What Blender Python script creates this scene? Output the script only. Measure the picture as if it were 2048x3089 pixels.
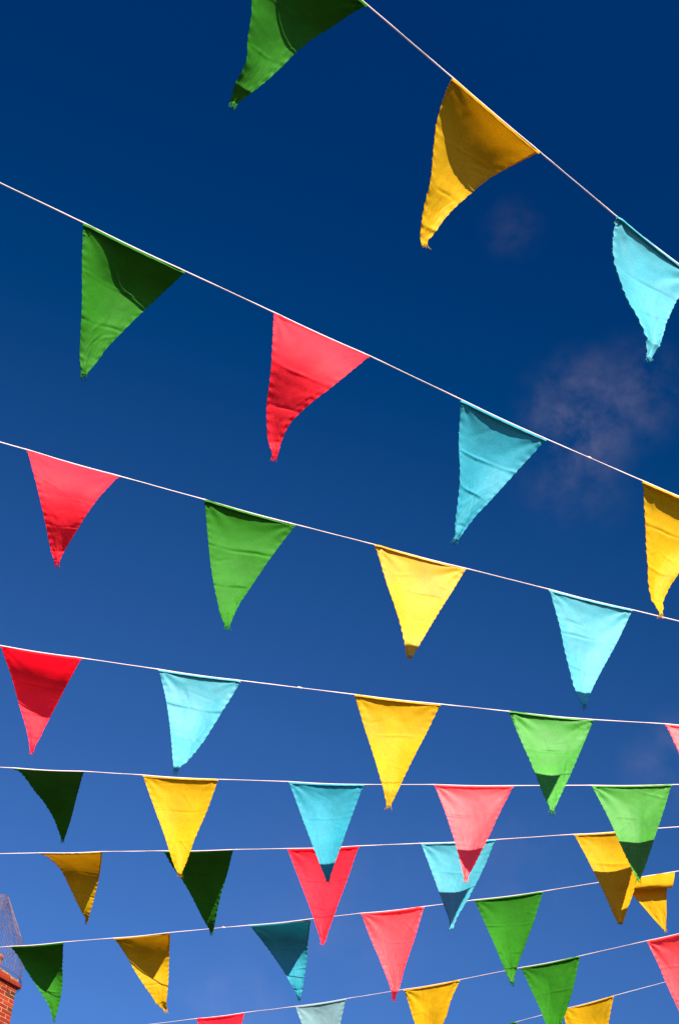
import bpy, bmesh, math, random
from mathutils import Vector, Matrix, noise

for o in list(bpy.data.objects):
    bpy.data.objects.remove(o)
S = bpy.context.scene
COL = S.collection

# ---------------------------------------------------------------- camera
cam = bpy.data.cameras.new('camera')
cam.sensor_fit = 'VERTICAL'
cam.sensor_height = 36.0
cam.lens = 50.0
cam.clip_start = 0.05
cam.clip_end = 3000
co = bpy.data.objects.new('camera', cam)
COL.objects.link(co)
CR = [[0.9910915851095121, -0.1331820931098296, -0.0], [-0.09296167577284527, -0.6917862037216004, -0.716093551973456], [0.09537083811427746, 0.7097142935120736, -0.6980043157617574]]
co.matrix_world = Matrix([CR[0] + [0.0], CR[1] + [0.0], CR[2] + [1.6], [0, 0, 0, 1]])
S.camera = co

# ---------------------------------------------------------------- sky, sun, exposure
SUN_EL = math.radians(28.23)
SUN_AZ = math.radians(166.65)          # clockwise from +Y, so behind the camera and a little to its right
SUN_DIR = Vector((math.sin(SUN_AZ) * math.cos(SUN_EL), math.cos(SUN_AZ) * math.cos(SUN_EL), math.sin(SUN_EL)))
world = bpy.data.worlds.new('World')
S.world = world
world.use_nodes = True
nt = world.node_tree
nt.nodes.clear()
N, L = nt.nodes.new, nt.links.new
out = N('ShaderNodeOutputWorld')
bg = N('ShaderNodeBackground')
sky = N('ShaderNodeTexSky')
sky.sky_type = 'NISHITA'
sky.sun_disc = False
sky.sun_elevation = SUN_EL
sky.sun_rotation = SUN_AZ
sky.altitude = 4000
sky.air_density = 1.0
sky.dust_density = 0.3
sky.ozone_density = 3.0
gam = N('ShaderNodeGamma')
gam.inputs['Gamma'].default_value = 0.74
hsv = N('ShaderNodeHueSaturation')
hsv.inputs['Saturation'].default_value = 1.34
hsv.inputs['Hue'].default_value = 0.514
bg.inputs['Strength'].default_value = 0.15
# polarised skylight, as through a polarising filter: darkest 90 degrees from the sun
tc = N('ShaderNodeTexCoord')
dt = N('ShaderNodeVectorMath'); dt.operation = 'DOT_PRODUCT'
L(tc.outputs['Generated'], dt.inputs[0]); dt.inputs[1].default_value = SUN_DIR
c2 = N('ShaderNodeMath'); c2.operation = 'MULTIPLY'
L(dt.outputs['Value'], c2.inputs[0]); L(dt.outputs['Value'], c2.inputs[1])
num = N('ShaderNodeMath'); num.operation = 'SUBTRACT'; num.inputs[0].default_value = 1.0; L(c2.outputs[0], num.inputs[1])
den = N('ShaderNodeMath'); den.operation = 'ADD'; den.inputs[0].default_value = 1.0; L(c2.outputs[0], den.inputs[1])
dop = N('ShaderNodeMath'); dop.operation = 'DIVIDE'; L(num.outputs[0], dop.inputs[0]); L(den.outputs[0], dop.inputs[1])
pol = N('ShaderNodeMath'); pol.operation = 'MULTIPLY_ADD'
L(dop.outputs[0], pol.inputs[0]); pol.inputs[1].default_value = -0.72; pol.inputs[2].default_value = 1.0
psc = N('ShaderNodeVectorMath'); psc.operation = 'SCALE'
L(sky.outputs['Color'], psc.inputs[0]); L(pol.outputs[0], psc.inputs['Scale'])
L(psc.outputs['Vector'], gam.inputs['Color'])
L(gam.outputs['Color'], hsv.inputs['Color'])
toe = N('ShaderNodeVectorMath'); toe.operation = 'SUBTRACT'       # film toe over the whole sky
L(hsv.outputs['Color'], toe.inputs[0]); toe.inputs[1].default_value = (0.08, 0.08, 0.08)
flo = N('ShaderNodeVectorMath'); flo.operation = 'MAXIMUM'
L(toe.outputs['Vector'], flo.inputs[0]); flo.inputs[1].default_value = (0.0, 0.0, 0.0)
# thin high wisps of cloud, fixed to directions of the sky
last = flo.outputs['Vector']
WISPS = [((0.1569, 0.6412, 0.7512), 0.055944055944055944, 0.115, 34), ((0.1869, 0.625, 0.758), 0.05128205128205128, 0.07, 40), ((0.1574, 0.673, 0.7227), 0.055944055944055944, 0.045, 34), ((0.0914, 0.5522, 0.8287), 0.030303030303030304, 0.025, 44), ((-0.0289, 0.9083, 0.4173), 0.055944055944055944, 0.06, 28), ((0.0321, 0.8821, 0.47), 0.11655011655011654, 0.04, 14), ((0.2455, 0.7831, 0.5713), 0.04428904428904429, 0.1, 24), ((0.1499, 0.8491, 0.5066), 0.08158508158508158, 0.04, 20)]
for (d, rad, amt, sc) in WISPS:
    vm = N('ShaderNodeVectorMath'); vm.operation = 'DISTANCE'
    L(tc.outputs['Generated'], vm.inputs[0]); vm.inputs[1].default_value = d
    mr = N('ShaderNodeMapRange'); mr.interpolation_type = 'SMOOTHSTEP'
    mr.inputs['From Min'].default_value = 0.0; mr.inputs['From Max'].default_value = rad
    mr.inputs['To Min'].default_value = 1.0; mr.inputs['To Max'].default_value = 0.0
    L(vm.outputs['Value'], mr.inputs['Value'])
    nz = N('ShaderNodeTexNoise'); nz.inputs['Scale'].default_value = sc; nz.inputs['Detail'].default_value = 6
    nz.inputs['Roughness'].default_value = 0.6; nz.inputs['Distortion'].default_value = 0.15
    L(tc.outputs['Generated'], nz.inputs['Vector'])
    m2 = N('ShaderNodeMapRange'); m2.interpolation_type = 'SMOOTHSTEP'
    m2.inputs['From Min'].default_value = 0.30; m2.inputs['From Max'].default_value = 0.85
    L(nz.outputs['Fac'], m2.inputs['Value'])
    mu = N('ShaderNodeMath'); mu.operation = 'MULTIPLY'
    L(mr.outputs['Result'], mu.inputs[0]); L(m2.outputs['Result'], mu.inputs[1])
    mv = N('ShaderNodeMath'); mv.operation = 'MULTIPLY'; mv.inputs[1].default_value = amt
    L(mu.outputs[0], mv.inputs[0])
    mx = N('ShaderNodeMix'); mx.data_type = 'RGBA'
    L(mv.outputs[0], mx.inputs['Factor']); L(last, mx.inputs['A'])
    mx.inputs['B'].default_value = (2.9, 2.3, 2.5, 1)
    last = mx.outputs['Result']
L(last, bg.inputs['Color'])
L(bg.outputs['Background'], out.inputs['Surface'])

sl = bpy.data.lights.new('sun', 'SUN')
sl.energy = 4.5
sl.angle = math.radians(0.53)
sl.color = (1.0, 0.93, 0.83)
so = bpy.data.objects.new('sun', sl)
COL.objects.link(so)
so.rotation_euler = (-SUN_DIR).to_track_quat('-Z', 'Y').to_euler()
so.location = SUN_DIR * 60

S.render.engine = 'CYCLES'
vs = S.view_settings
vs.view_transform = 'Standard'
vs.look = 'None'
vs.exposure = 1.28
vs.gamma = 1.0
vs.use_curve_mapping = False
S.cycles.max_bounces = 8
S.cycles.transmission_bounces = 6

# ---------------------------------------------------------------- helpers
def tag(o, label=None, cat=None, group=None, kind=None):
    if label: o['label'] = label
    if cat: o['category'] = cat
    if group: o['group'] = group
    if kind: o['kind'] = kind
    return o

def link(name, verts, faces, mat, parent=None, smooth=True, origin=None):
    me = bpy.data.meshes.new(name)
    if origin is not None:
        verts = [Vector(v) - origin for v in verts]
    me.from_pydata([tuple(v) for v in verts], [], faces)
    me.materials.append(mat)
    if smooth:
        me.polygons.foreach_set('use_smooth', [True] * len(me.polygons))
    me.update()
    o = bpy.data.objects.new(name, me)
    COL.objects.link(o)
    if parent is not None:
        o.parent = parent
    elif origin is not None:
        o.location = origin
    return o

def empty(name, loc):
    o = bpy.data.objects.new(name, None)
    o.empty_display_size = 0.05
    COL.objects.link(o)
    o.location = loc
    return o

def tube(verts, faces, path, rad, sides=5, flat=None):
    """append a tube along path; rad a number or list; flat = list of (width, thickness, twist angle)"""
    base = len(verts)
    n = len(path)
    prev = None
    for i, p in enumerate(path):
        p = Vector(p)
        t = (Vector(path[min(i + 1, n - 1)]) - Vector(path[max(i - 1, 0)])).normalized()
        up = Vector((0, 0, 1)) if abs(t.z) < 0.9 else Vector((0, 1, 0))
        a = t.cross(up).normalized()
        b = a.cross(t).normalized()
        for k in range(sides):
            th = 2 * math.pi * k / sides
            if flat is not None:
                w, h, tw = flat[i]
                x, y = w * math.cos(th), h * math.sin(th)
                c, s = math.cos(tw), math.sin(tw)
                verts.append(p + a * (x * c - y * s) + b * (x * s + y * c))
            else:
                r = rad[i] if isinstance(rad, (list, tuple)) else rad
                verts.append(p + a * (r * math.cos(th)) + b * (r * math.sin(th)))
    for i in range(n - 1):
        for k in range(sides):
            k2 = (k + 1) % sides
            faces.append((base + i * sides + k, base + i * sides + k2, base + (i + 1) * sides + k2, base + (i + 1) * sides + k))
    faces.append(tuple(base + k for k in reversed(range(sides))))
    faces.append(tuple(base + (n - 1) * sides + k for k in range(sides)))

def cr1(P, t):
    """Catmull-Rom through a list of Vectors, t in 0..1"""
    n = len(P) - 1
    x = min(max(t, 0.0), 1.0) * n
    i = min(int(x), n - 1)
    f = x - i
    p1, p2 = P[i], P[i + 1]
    p0 = P[i - 1] if i > 0 else p1 * 2 - p2
    p3 = P[i + 2] if i + 2 <= n else p2 * 2 - p1
    return 0.5 * ((2 * p1) + (p2 - p0) * f + (2 * p0 - 5 * p1 + 4 * p2 - p3) * f * f + (3 * p1 - p0 - 3 * p2 + p3) * f ** 3)

# ---------------------------------------------------------------- materials
def newmat(name):
    m = bpy.data.materials.new(name)
    m.use_nodes = True
    t = m.node_tree
    t.nodes.clear()
    return m, t, t.nodes.new, t.links.new

def fabric(name, col, trans, tfac, spec=0.5, rough=0.5, stain=0.17, add=False):
    """woven polyester: reflected colour, transmitted colour, broad sheen, fine weave relief, faint stains"""
    m, t, N, L = newmat(name)
    o = N('ShaderNodeOutputMaterial')
    p = N('ShaderNodeBsdfPrincipled')
    tr = N('ShaderNodeBsdfTranslucent')
    geo = N('ShaderNodeNewGeometry')
    nz = N('ShaderNodeTexNoise'); nz.inputs['Scale'].default_value = 14; nz.inputs['Detail'].default_value = 5
    L(geo.outputs['Position'], nz.inputs['Vector'])
    rp = N('ShaderNodeMapRange'); rp.inputs['From Min'].default_value = 0.3; rp.inputs['From Max'].default_value = 0.7
    rp.inputs['To Min'].default_value = 1.0 - stain; rp.inputs['To Max'].default_value = 1.0 + stain * 0.4
    L(nz.outputs['Fac'], rp.inputs['Value'])
    fine = N('ShaderNodeTexNoise'); fine.inputs['Scale'].default_value = 420; fine.inputs['Detail'].default_value = 2
    L(geo.outputs['Position'], fine.inputs['Vector'])
    rf = N('ShaderNodeMapRange'); rf.inputs['From Min'].default_value = 0.3; rf.inputs['From Max'].default_value = 0.7
    rf.inputs['To Min'].default_value = 0.86; rf.inputs['To Max'].default_value = 1.12
    L(fine.outputs['Fac'], rf.inputs['Value'])
    mm = N('ShaderNodeMath'); mm.operation = 'MULTIPLY'
    L(rp.outputs['Result'], mm.inputs[0]); L(rf.outputs['Result'], mm.inputs[1])
    def tint(c):
        x = N('ShaderNodeVectorMath'); x.operation = 'SCALE'
        x.inputs[0].default_value = c
        L(mm.outputs[0], x.inputs['Scale'])
        return x.outputs['Vector']
    L(tint(col), p.inputs['Base Color'])
    L(tint(trans), tr.inputs['Color'])
    p.inputs['Roughness'].default_value = rough
    p.inputs['Specular IOR Level'].default_value = spec
    wr = N('ShaderNodeTexNoise'); wr.inputs['Scale'].default_value = 55; wr.inputs['Detail'].default_value = 4
    wr.inputs['Distortion'].default_value = 0.6
    L(geo.outputs['Position'], wr.inputs['Vector'])
    b1 = N('ShaderNodeBump'); b1.inputs['Strength'].default_value = 0.12; b1.inputs['Distance'].default_value = 0.0012
    L(wr.outputs['Fac'], b1.inputs['Height'])
    b2 = N('ShaderNodeBump'); b2.inputs['Strength'].default_value = 0.25; b2.inputs['Distance'].default_value = 0.0004
    L(fine.outputs['Fac'], b2.inputs['Height']); L(b1.outputs['Normal'], b2.inputs['Normal'])
    L(b2.outputs['Normal'], p.inputs['Normal'])
    if add:
        mx = N('ShaderNodeAddShader')
        L(p.outputs[0], mx.inputs[0]); L(tr.outputs[0], mx.inputs[1])
    else:
        mx = N('ShaderNodeMixShader'); mx.inputs[0].default_value = tfac
        L(p.outputs[0], mx.inputs[1]); L(tr.outputs[0], mx.inputs[2])
    L(mx.outputs[0], o.inputs['Surface'])
    return m

FAB = {
    'r': fabric('red_polyester', (.84, .018, .034), (.62, .002, .010), 0, .12, .62, add=True),
    'p': fabric('sunlit_red_polyester', (.86, .035, .045), (.84, .002, .008), 0, .8, .64, add=True),  # same red cloth, sun glare put into its colour and gloss
    'y': fabric('yellow_polyester', (.72, .40, .004), (.62, .25, .001), .30, .16, .6),
    'yl': fabric('sunlit_yellow_polyester', (.74, .42, .006), (.62, .25, .001), .28, .45, .62),  # copy of the yellow, tone and gloss raised to imitate sunlight
    'g': fabric('green_polyester', (.028, .188, .008), (.001, .014, .001), .15, .12, .62),
    'gl': fabric('sunlit_green_polyester', (.040, .265, .012), (.001, .014, .001), .12, .45, .62),  # the green cloth again, lightened and glossed to look sunlit
    'b': fabric('turquoise_polyester', (.030, .33, .43), (.002, .17, .22), .22, .28, .62),
    'bp': fabric('sunlit_turquoise_polyester', (.045, .37, .45), (.002, .17, .22), .20, .75, .64),  # turquoise copy with the pale look of full sun built in
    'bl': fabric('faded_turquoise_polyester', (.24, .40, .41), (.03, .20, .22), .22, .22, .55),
}

def plain(name, col, rough=0.8, var=0.25, scale=30.0, bump=0.0, dist=0.01, spec=0.3):
    m, t, N, L = newmat(name)
    o = N('ShaderNodeOutputMaterial')
    p = N('ShaderNodeBsdfPrincipled')
    geo = N('ShaderNodeNewGeometry')
    nz = N('ShaderNodeTexNoise'); nz.inputs['Scale'].default_value = scale; nz.inputs['Detail'].default_value = 6
    L(geo.outputs['Position'], nz.inputs['Vector'])
    r = N('ShaderNodeMapRange'); r.inputs['From Min'].default_value = 0.25; r.inputs['From Max'].default_value = 0.75
    r.inputs['To Min'].default_value = 1 - var; r.inputs['To Max'].default_value = 1 + var
    L(nz.outputs['Fac'], r.inputs['Value'])
    x = N('ShaderNodeVectorMath'); x.operation = 'SCALE'; x.inputs[0].default_value = col
    L(r.outputs['Result'], x.inputs['Scale']); L(x.outputs['Vector'], p.inputs['Base Color'])
    p.inputs['Roughness'].default_value = rough
    p.inputs['Specular IOR Level'].default_value = spec
    if bump:
        b = N('ShaderNodeBump'); b.inputs['Strength'].default_value = bump; b.inputs['Distance'].default_value = dist
        L(nz.outputs['Fac'], b.inputs['Height']); L(b.outputs['Normal'], p.inputs['Normal'])
    L(p.outputs[0], o.inputs['Surface'])
    return m

M_STRING = plain('white_cotton_tape', (0.76, 0.60, 0.59), 0.85, 0.12, 300)
M_GROUND = plain('asphalt', (0.075, 0.062, 0.05), 0.9, 0.25, 1.5, 0.3, 0.01)
M_MORTAR = plain('lime_mortar', (0.45, 0.20, 0.10), 0.95, 0.25, 60, 0.5, 0.004)
M_CAP = plain('weathered_cement', (0.30, 0.14, 0.05), 0.95, 0.55, 22, 0.8, 0.02)
M_POT = plain('terracotta_pot', (0.38, 0.10, 0.035), 0.9, 0.3, 20, 0.3, 0.01)
M_WIRE = plain('rusty_galvanised_wire', (0.14, 0.085, 0.095), 0.6, 0.35, 12)
BRICK = [plain('red_brick', c, 0.92, 0.30, 55, 0.5, 0.004) for c in
         ((0.19, 0.014, 0.003), (0.22, 0.019, 0.004), (0.15, 0.012, 0.003), (0.08, 0.018, 0.005), (0.26, 0.028, 0.006))]

# ---------------------------------------------------------------- ground
gv = [(-600, -600, 0), (600, -600, 0), (600, 600, 0), (-600, 600, 0)]
tag(link('ground', gv, [(0, 1, 2, 3)], M_GROUND, smooth=False), kind='structure')

# ---------------------------------------------------------------- bunting data (metres, measured on the photograph)
FLAGS = {
    'F1': {'col': 'g', 'l': [[-0.2199, 0.948, 3.7492], [-0.2266, 0.9729, 3.7242], [-0.2335, 0.9977, 3.6992], [-0.2395, 1.0227, 3.6742], [-0.2371, 1.0488, 3.6497], [-0.2383, 1.0745, 3.6249], [-0.2373, 1.1005, 3.6002], [-0.2481, 1.1249, 3.5749], [-0.249, 1.1507, 3.5501]], 'r': [[-0.0636, 1.0512, 3.7419], [-0.0909, 1.0774, 3.7501], [-0.1164, 1.0969, 3.7413], [-0.1422, 1.1091, 3.7202], [-0.1647, 1.1186, 3.6892], [-0.1837, 1.1274, 3.6521], [-0.2031, 1.1343, 3.6142], [-0.2237, 1.1409, 3.5796], [-0.2447, 1.1508, 3.5514]], 'seed': 1, 'folds': [(0.323, -0.00128, -0.036), (0.633, -0.00131, -0.035), (0.87, -0.00087, 0.0)]},
    'F2': {'col': 'y', 'l': [[0.0871, 1.1511, 3.7345], [0.078, 1.1795, 3.7173], [0.0729, 1.2056, 3.6952], [0.0716, 1.2298, 3.6695], [0.0719, 1.2525, 3.6412], [0.0726, 1.2743, 3.6116], [0.0704, 1.2956, 3.5818], [0.0703, 1.3172, 3.5527], [0.0753, 1.34, 3.5251]], 'r': [[0.252, 1.2599, 3.7271], [0.2286, 1.287, 3.7372], [0.2027, 1.3038, 3.7303], [0.1763, 1.313, 3.7095], [0.1529, 1.3185, 3.6773], [0.1308, 1.3211, 3.6391], [0.111, 1.3236, 3.5985], [0.0953, 1.33, 3.5588], [0.0797, 1.3402, 3.5264]], 'seed': 2, 'folds': [(0.314, -0.00147, -0.02), (0.629, 0.00156, 0.015), (0.868, -0.00126, 0.0)]},
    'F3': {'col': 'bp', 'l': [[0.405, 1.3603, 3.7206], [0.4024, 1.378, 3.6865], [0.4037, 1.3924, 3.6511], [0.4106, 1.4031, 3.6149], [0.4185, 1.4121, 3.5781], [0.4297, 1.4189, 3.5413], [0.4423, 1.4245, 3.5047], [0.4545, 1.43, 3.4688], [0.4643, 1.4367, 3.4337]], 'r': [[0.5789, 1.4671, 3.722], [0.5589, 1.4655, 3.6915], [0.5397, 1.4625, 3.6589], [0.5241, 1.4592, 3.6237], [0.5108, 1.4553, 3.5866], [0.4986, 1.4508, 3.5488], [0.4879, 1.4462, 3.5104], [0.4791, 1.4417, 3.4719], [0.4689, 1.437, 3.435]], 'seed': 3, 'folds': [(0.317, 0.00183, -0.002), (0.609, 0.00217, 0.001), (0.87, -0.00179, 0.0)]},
    'F4': {'col': 'g', 'l': [[-0.5311, 1.5308, 3.7334], [-0.5274, 1.5533, 3.7054], [-0.5228, 1.5752, 3.677], [-0.5174, 1.5966, 3.6483], [-0.5123, 1.6176, 3.6192], [-0.5076, 1.6384, 3.5898], [-0.5029, 1.6589, 3.5605], [-0.4981, 1.6794, 3.5315], [-0.4895, 1.7002, 3.5037]], 'r': [[-0.3416, 1.6071, 3.7311], [-0.3659, 1.6395, 3.7296], [-0.3881, 1.661, 3.7138], [-0.4085, 1.6737, 3.6872], [-0.4268, 1.6804, 3.653], [-0.4432, 1.6835, 3.6145], [-0.4584, 1.6856, 3.575], [-0.4702, 1.6917, 3.5367], [-0.4853, 1.7005, 3.5049]], 'seed': 4, 'folds': [(0.315, -0.00175, 0.017), (0.609, 0.00212, -0.023), (0.863, -0.00184, 0.0)]},
    'F5': {'col': 'r', 'l': [[-0.1724, 1.6743, 3.7303], [-0.168, 1.6812, 3.6836], [-0.1644, 1.6961, 3.6477], [-0.1612, 1.7175, 3.6201], [-0.1596, 1.7437, 3.5979], [-0.1592, 1.7728, 3.5787], [-0.1559, 1.8027, 3.5606], [-0.1498, 1.8312, 3.5412], [-0.1358, 1.8558, 3.5188]], 'r': [[0.0176, 1.7483, 3.7308], [-0.0055, 1.7347, 3.6753], [-0.028, 1.7338, 3.6362], [-0.0507, 1.7429, 3.6099], [-0.074, 1.7592, 3.5925], [-0.0958, 1.7809, 3.5794], [-0.1147, 1.8056, 3.5662], [-0.1253, 1.8326, 3.547], [-0.1315, 1.8562, 3.52]], 'seed': 5, 'folds': [(0.332, -0.00097, 0.029), (0.611, 0.00094, 0.02), (0.875, 0.00083, 0.0)]},
    'F6': {'col': 'b', 'l': [[0.206, 1.8244, 3.7283], [0.2098, 1.8486, 3.7026], [0.2118, 1.8696, 3.6732], [0.2146, 1.8878, 3.641], [0.2181, 1.9037, 3.607], [0.2205, 1.9184, 3.5721], [0.2214, 1.9328, 3.5371], [0.2216, 1.9475, 3.5029], [0.2207, 1.9635, 3.4703]], 'r': [[0.3906, 1.8973, 3.7277], [0.3697, 1.9126, 3.7022], [0.3484, 1.9244, 3.6732], [0.3267, 1.9334, 3.6416], [0.3049, 1.9402, 3.6082], [0.2832, 1.9457, 3.574], [0.2619, 1.9506, 3.5396], [0.2434, 1.9567, 3.5047], [0.2252, 1.9639, 3.4715]], 'seed': 6, 'folds': [(0.336, -0.0033, -0.02), (0.606, -0.00342, 0.031), (0.862, 0.00175, 0.0)]},
    'F7': {'col': 'y', 'l': [[0.6033, 1.9777, 3.7311], [0.6123, 2.0066, 3.7116], [0.6191, 2.0284, 3.6847], [0.6246, 2.0444, 3.6521], [0.6289, 2.056, 3.6157], [0.6328, 2.0648, 3.5773], [0.6368, 2.0725, 3.5387], [0.6426, 2.0805, 3.5017], [0.6517, 2.0904, 3.4678]], 'r': [[0.787, 2.0448, 3.7365], [0.7729, 2.0646, 3.7169], [0.7562, 2.0774, 3.6904], [0.7377, 2.0845, 3.6585], [0.7181, 2.0873, 3.6228], [0.6982, 2.0875, 3.585], [0.6806, 2.0869, 3.5457], [0.6658, 2.0873, 3.5069], [0.6564, 2.0908, 3.469]], 'seed': 7, 'folds': [(0.313, 0.00213, -0.014), (0.622, -0.00202, 0.021), (0.866, 0.00173, 0.0)]},
    'F8': {'col': 'r', 'l': [[-0.6729, 2.129, 3.7346], [-0.6524, 2.1227, 3.6877], [-0.636, 2.1277, 3.6526], [-0.623, 2.1416, 3.6261], [-0.6124, 2.162, 3.6056], [-0.603, 2.1862, 3.5885], [-0.5941, 2.2116, 3.5721], [-0.5847, 2.2351, 3.5539], [-0.57, 2.2534, 3.5333]], 'r': [[-0.4771, 2.1698, 3.734], [-0.4855, 2.1479, 3.6796], [-0.4967, 2.1419, 3.6415], [-0.5085, 2.1495, 3.6152], [-0.5205, 2.1669, 3.5969], [-0.533, 2.19, 3.5832], [-0.546, 2.2145, 3.5707], [-0.5579, 2.2367, 3.5557], [-0.5657, 2.2535, 3.5342]], 'seed': 8, 'folds': [(0.349, -0.00067, 0.002), (0.631, 0.00082, -0.032), (0.872, 0.00066, 0.0)]},
    'F9': {'col': 'g', 'l': [[-0.2923, 2.2074, 3.7346], [-0.2839, 2.2272, 3.7053], [-0.2748, 2.2423, 3.672], [-0.2647, 2.2535, 3.6356], [-0.2535, 2.2615, 3.5975], [-0.2412, 2.2676, 3.5587], [-0.2278, 2.2727, 3.5202], [-0.215, 2.2783, 3.4827], [-0.1984, 2.2849, 3.4483]], 'r': [[-0.0894, 2.2483, 3.7355], [-0.1063, 2.2618, 3.7077], [-0.1228, 2.2705, 3.6757], [-0.1381, 2.2757, 3.6404], [-0.1521, 2.2782, 3.6029], [-0.1656, 2.2789, 3.5642], [-0.1784, 2.279, 3.5255], [-0.1874, 2.2808, 3.4867], [-0.1941, 2.2851, 3.4492]], 'seed': 9, 'folds': [(0.328, 0.00341, -0.02), (0.626, 0.00336, -0.034), (0.864, -0.00292, 0.0)]},
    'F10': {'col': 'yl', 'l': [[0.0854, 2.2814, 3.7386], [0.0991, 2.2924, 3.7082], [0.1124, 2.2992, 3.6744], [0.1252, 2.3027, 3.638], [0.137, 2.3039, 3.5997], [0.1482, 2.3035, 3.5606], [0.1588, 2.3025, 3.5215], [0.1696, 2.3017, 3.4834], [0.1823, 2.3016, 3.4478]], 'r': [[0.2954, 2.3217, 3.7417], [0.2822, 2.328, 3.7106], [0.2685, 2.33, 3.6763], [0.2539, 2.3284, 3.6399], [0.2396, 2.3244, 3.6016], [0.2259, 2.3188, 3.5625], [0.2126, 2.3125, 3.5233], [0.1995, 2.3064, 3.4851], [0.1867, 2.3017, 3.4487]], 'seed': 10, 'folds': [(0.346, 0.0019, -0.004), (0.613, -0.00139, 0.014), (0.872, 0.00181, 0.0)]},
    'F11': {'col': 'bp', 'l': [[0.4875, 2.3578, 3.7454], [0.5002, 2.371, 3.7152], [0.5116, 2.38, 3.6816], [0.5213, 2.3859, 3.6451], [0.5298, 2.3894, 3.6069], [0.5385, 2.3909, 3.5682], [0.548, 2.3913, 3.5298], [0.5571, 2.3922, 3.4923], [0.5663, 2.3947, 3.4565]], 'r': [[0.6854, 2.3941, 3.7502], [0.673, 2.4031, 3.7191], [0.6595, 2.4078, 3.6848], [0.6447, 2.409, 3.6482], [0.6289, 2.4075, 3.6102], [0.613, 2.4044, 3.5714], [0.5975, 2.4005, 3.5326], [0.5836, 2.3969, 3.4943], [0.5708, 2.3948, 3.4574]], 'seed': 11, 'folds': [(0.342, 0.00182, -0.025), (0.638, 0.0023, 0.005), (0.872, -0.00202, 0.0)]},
    'F12': {'col': 'r', 'l': [[-0.7762, 2.7946, 3.7173], [-0.7683, 2.8419, 3.7152], [-0.7563, 2.875, 3.7019], [-0.7425, 2.897, 3.6797], [-0.7278, 2.9112, 3.6513], [-0.7116, 2.9206, 3.6201], [-0.6948, 2.9286, 3.5886], [-0.68, 2.9388, 3.5582], [-0.6663, 2.9548, 3.5319]], 'r': [[-0.5764, 2.7943, 3.7127], [-0.5969, 2.8588, 3.7233], [-0.6127, 2.9, 3.7157], [-0.6244, 2.923, 3.6945], [-0.6332, 2.9331, 3.6642], [-0.6405, 2.9356, 3.6289], [-0.6472, 2.9362, 3.5928], [-0.6535, 2.9407, 3.5593], [-0.6619, 2.9544, 3.5323]], 'seed': 12, 'folds': [(0.339, -0.00169, 0.002), (0.626, -0.00175, 0.028), (0.875, 0.00161, 0.0)]},
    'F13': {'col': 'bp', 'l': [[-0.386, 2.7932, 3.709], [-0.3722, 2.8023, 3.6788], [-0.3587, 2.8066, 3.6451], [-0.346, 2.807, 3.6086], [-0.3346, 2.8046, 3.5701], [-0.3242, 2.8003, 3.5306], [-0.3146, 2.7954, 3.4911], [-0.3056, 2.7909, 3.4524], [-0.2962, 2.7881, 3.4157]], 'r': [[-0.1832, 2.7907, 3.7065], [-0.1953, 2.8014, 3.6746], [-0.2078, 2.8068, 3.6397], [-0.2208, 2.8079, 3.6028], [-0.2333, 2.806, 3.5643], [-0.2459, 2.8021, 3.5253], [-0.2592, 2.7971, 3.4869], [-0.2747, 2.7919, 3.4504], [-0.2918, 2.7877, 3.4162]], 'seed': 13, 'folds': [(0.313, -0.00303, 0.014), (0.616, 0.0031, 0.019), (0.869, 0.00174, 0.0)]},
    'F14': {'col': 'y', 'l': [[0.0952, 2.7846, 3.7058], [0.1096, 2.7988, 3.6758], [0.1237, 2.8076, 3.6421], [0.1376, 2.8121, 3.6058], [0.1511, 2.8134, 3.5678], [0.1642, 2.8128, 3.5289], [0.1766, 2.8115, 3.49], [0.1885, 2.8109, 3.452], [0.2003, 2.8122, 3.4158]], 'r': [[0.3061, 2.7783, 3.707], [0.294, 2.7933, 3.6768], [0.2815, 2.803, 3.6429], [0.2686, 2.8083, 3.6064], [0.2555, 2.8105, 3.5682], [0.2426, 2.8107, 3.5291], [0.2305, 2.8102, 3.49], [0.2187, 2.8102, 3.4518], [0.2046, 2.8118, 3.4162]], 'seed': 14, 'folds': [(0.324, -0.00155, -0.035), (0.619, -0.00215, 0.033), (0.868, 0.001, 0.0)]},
    'F15': {'col': 'gl', 'l': [[0.4719, 2.7729, 3.7084], [0.4864, 2.78, 3.6773], [0.5, 2.7824, 3.6431], [0.5127, 2.781, 3.6066], [0.5248, 2.7767, 3.5687], [0.5359, 2.7708, 3.5301], [0.546, 2.7645, 3.4913], [0.5574, 2.758, 3.4541], [0.5682, 2.7536, 3.4182]], 'r': [[0.6784, 2.7648, 3.7116], [0.6671, 2.773, 3.68], [0.6548, 2.7764, 3.6454], [0.6419, 2.7761, 3.6084], [0.6285, 2.773, 3.57], [0.6143, 2.768, 3.5312], [0.5998, 2.7623, 3.4925], [0.5859, 2.7569, 3.4548], [0.5725, 2.7532, 3.4187]], 'seed': 15, 'folds': [(0.345, 0.00178, -0.031), (0.6, 0.00155, 0.028), (0.863, -0.0011, 0.0)]},
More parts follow.
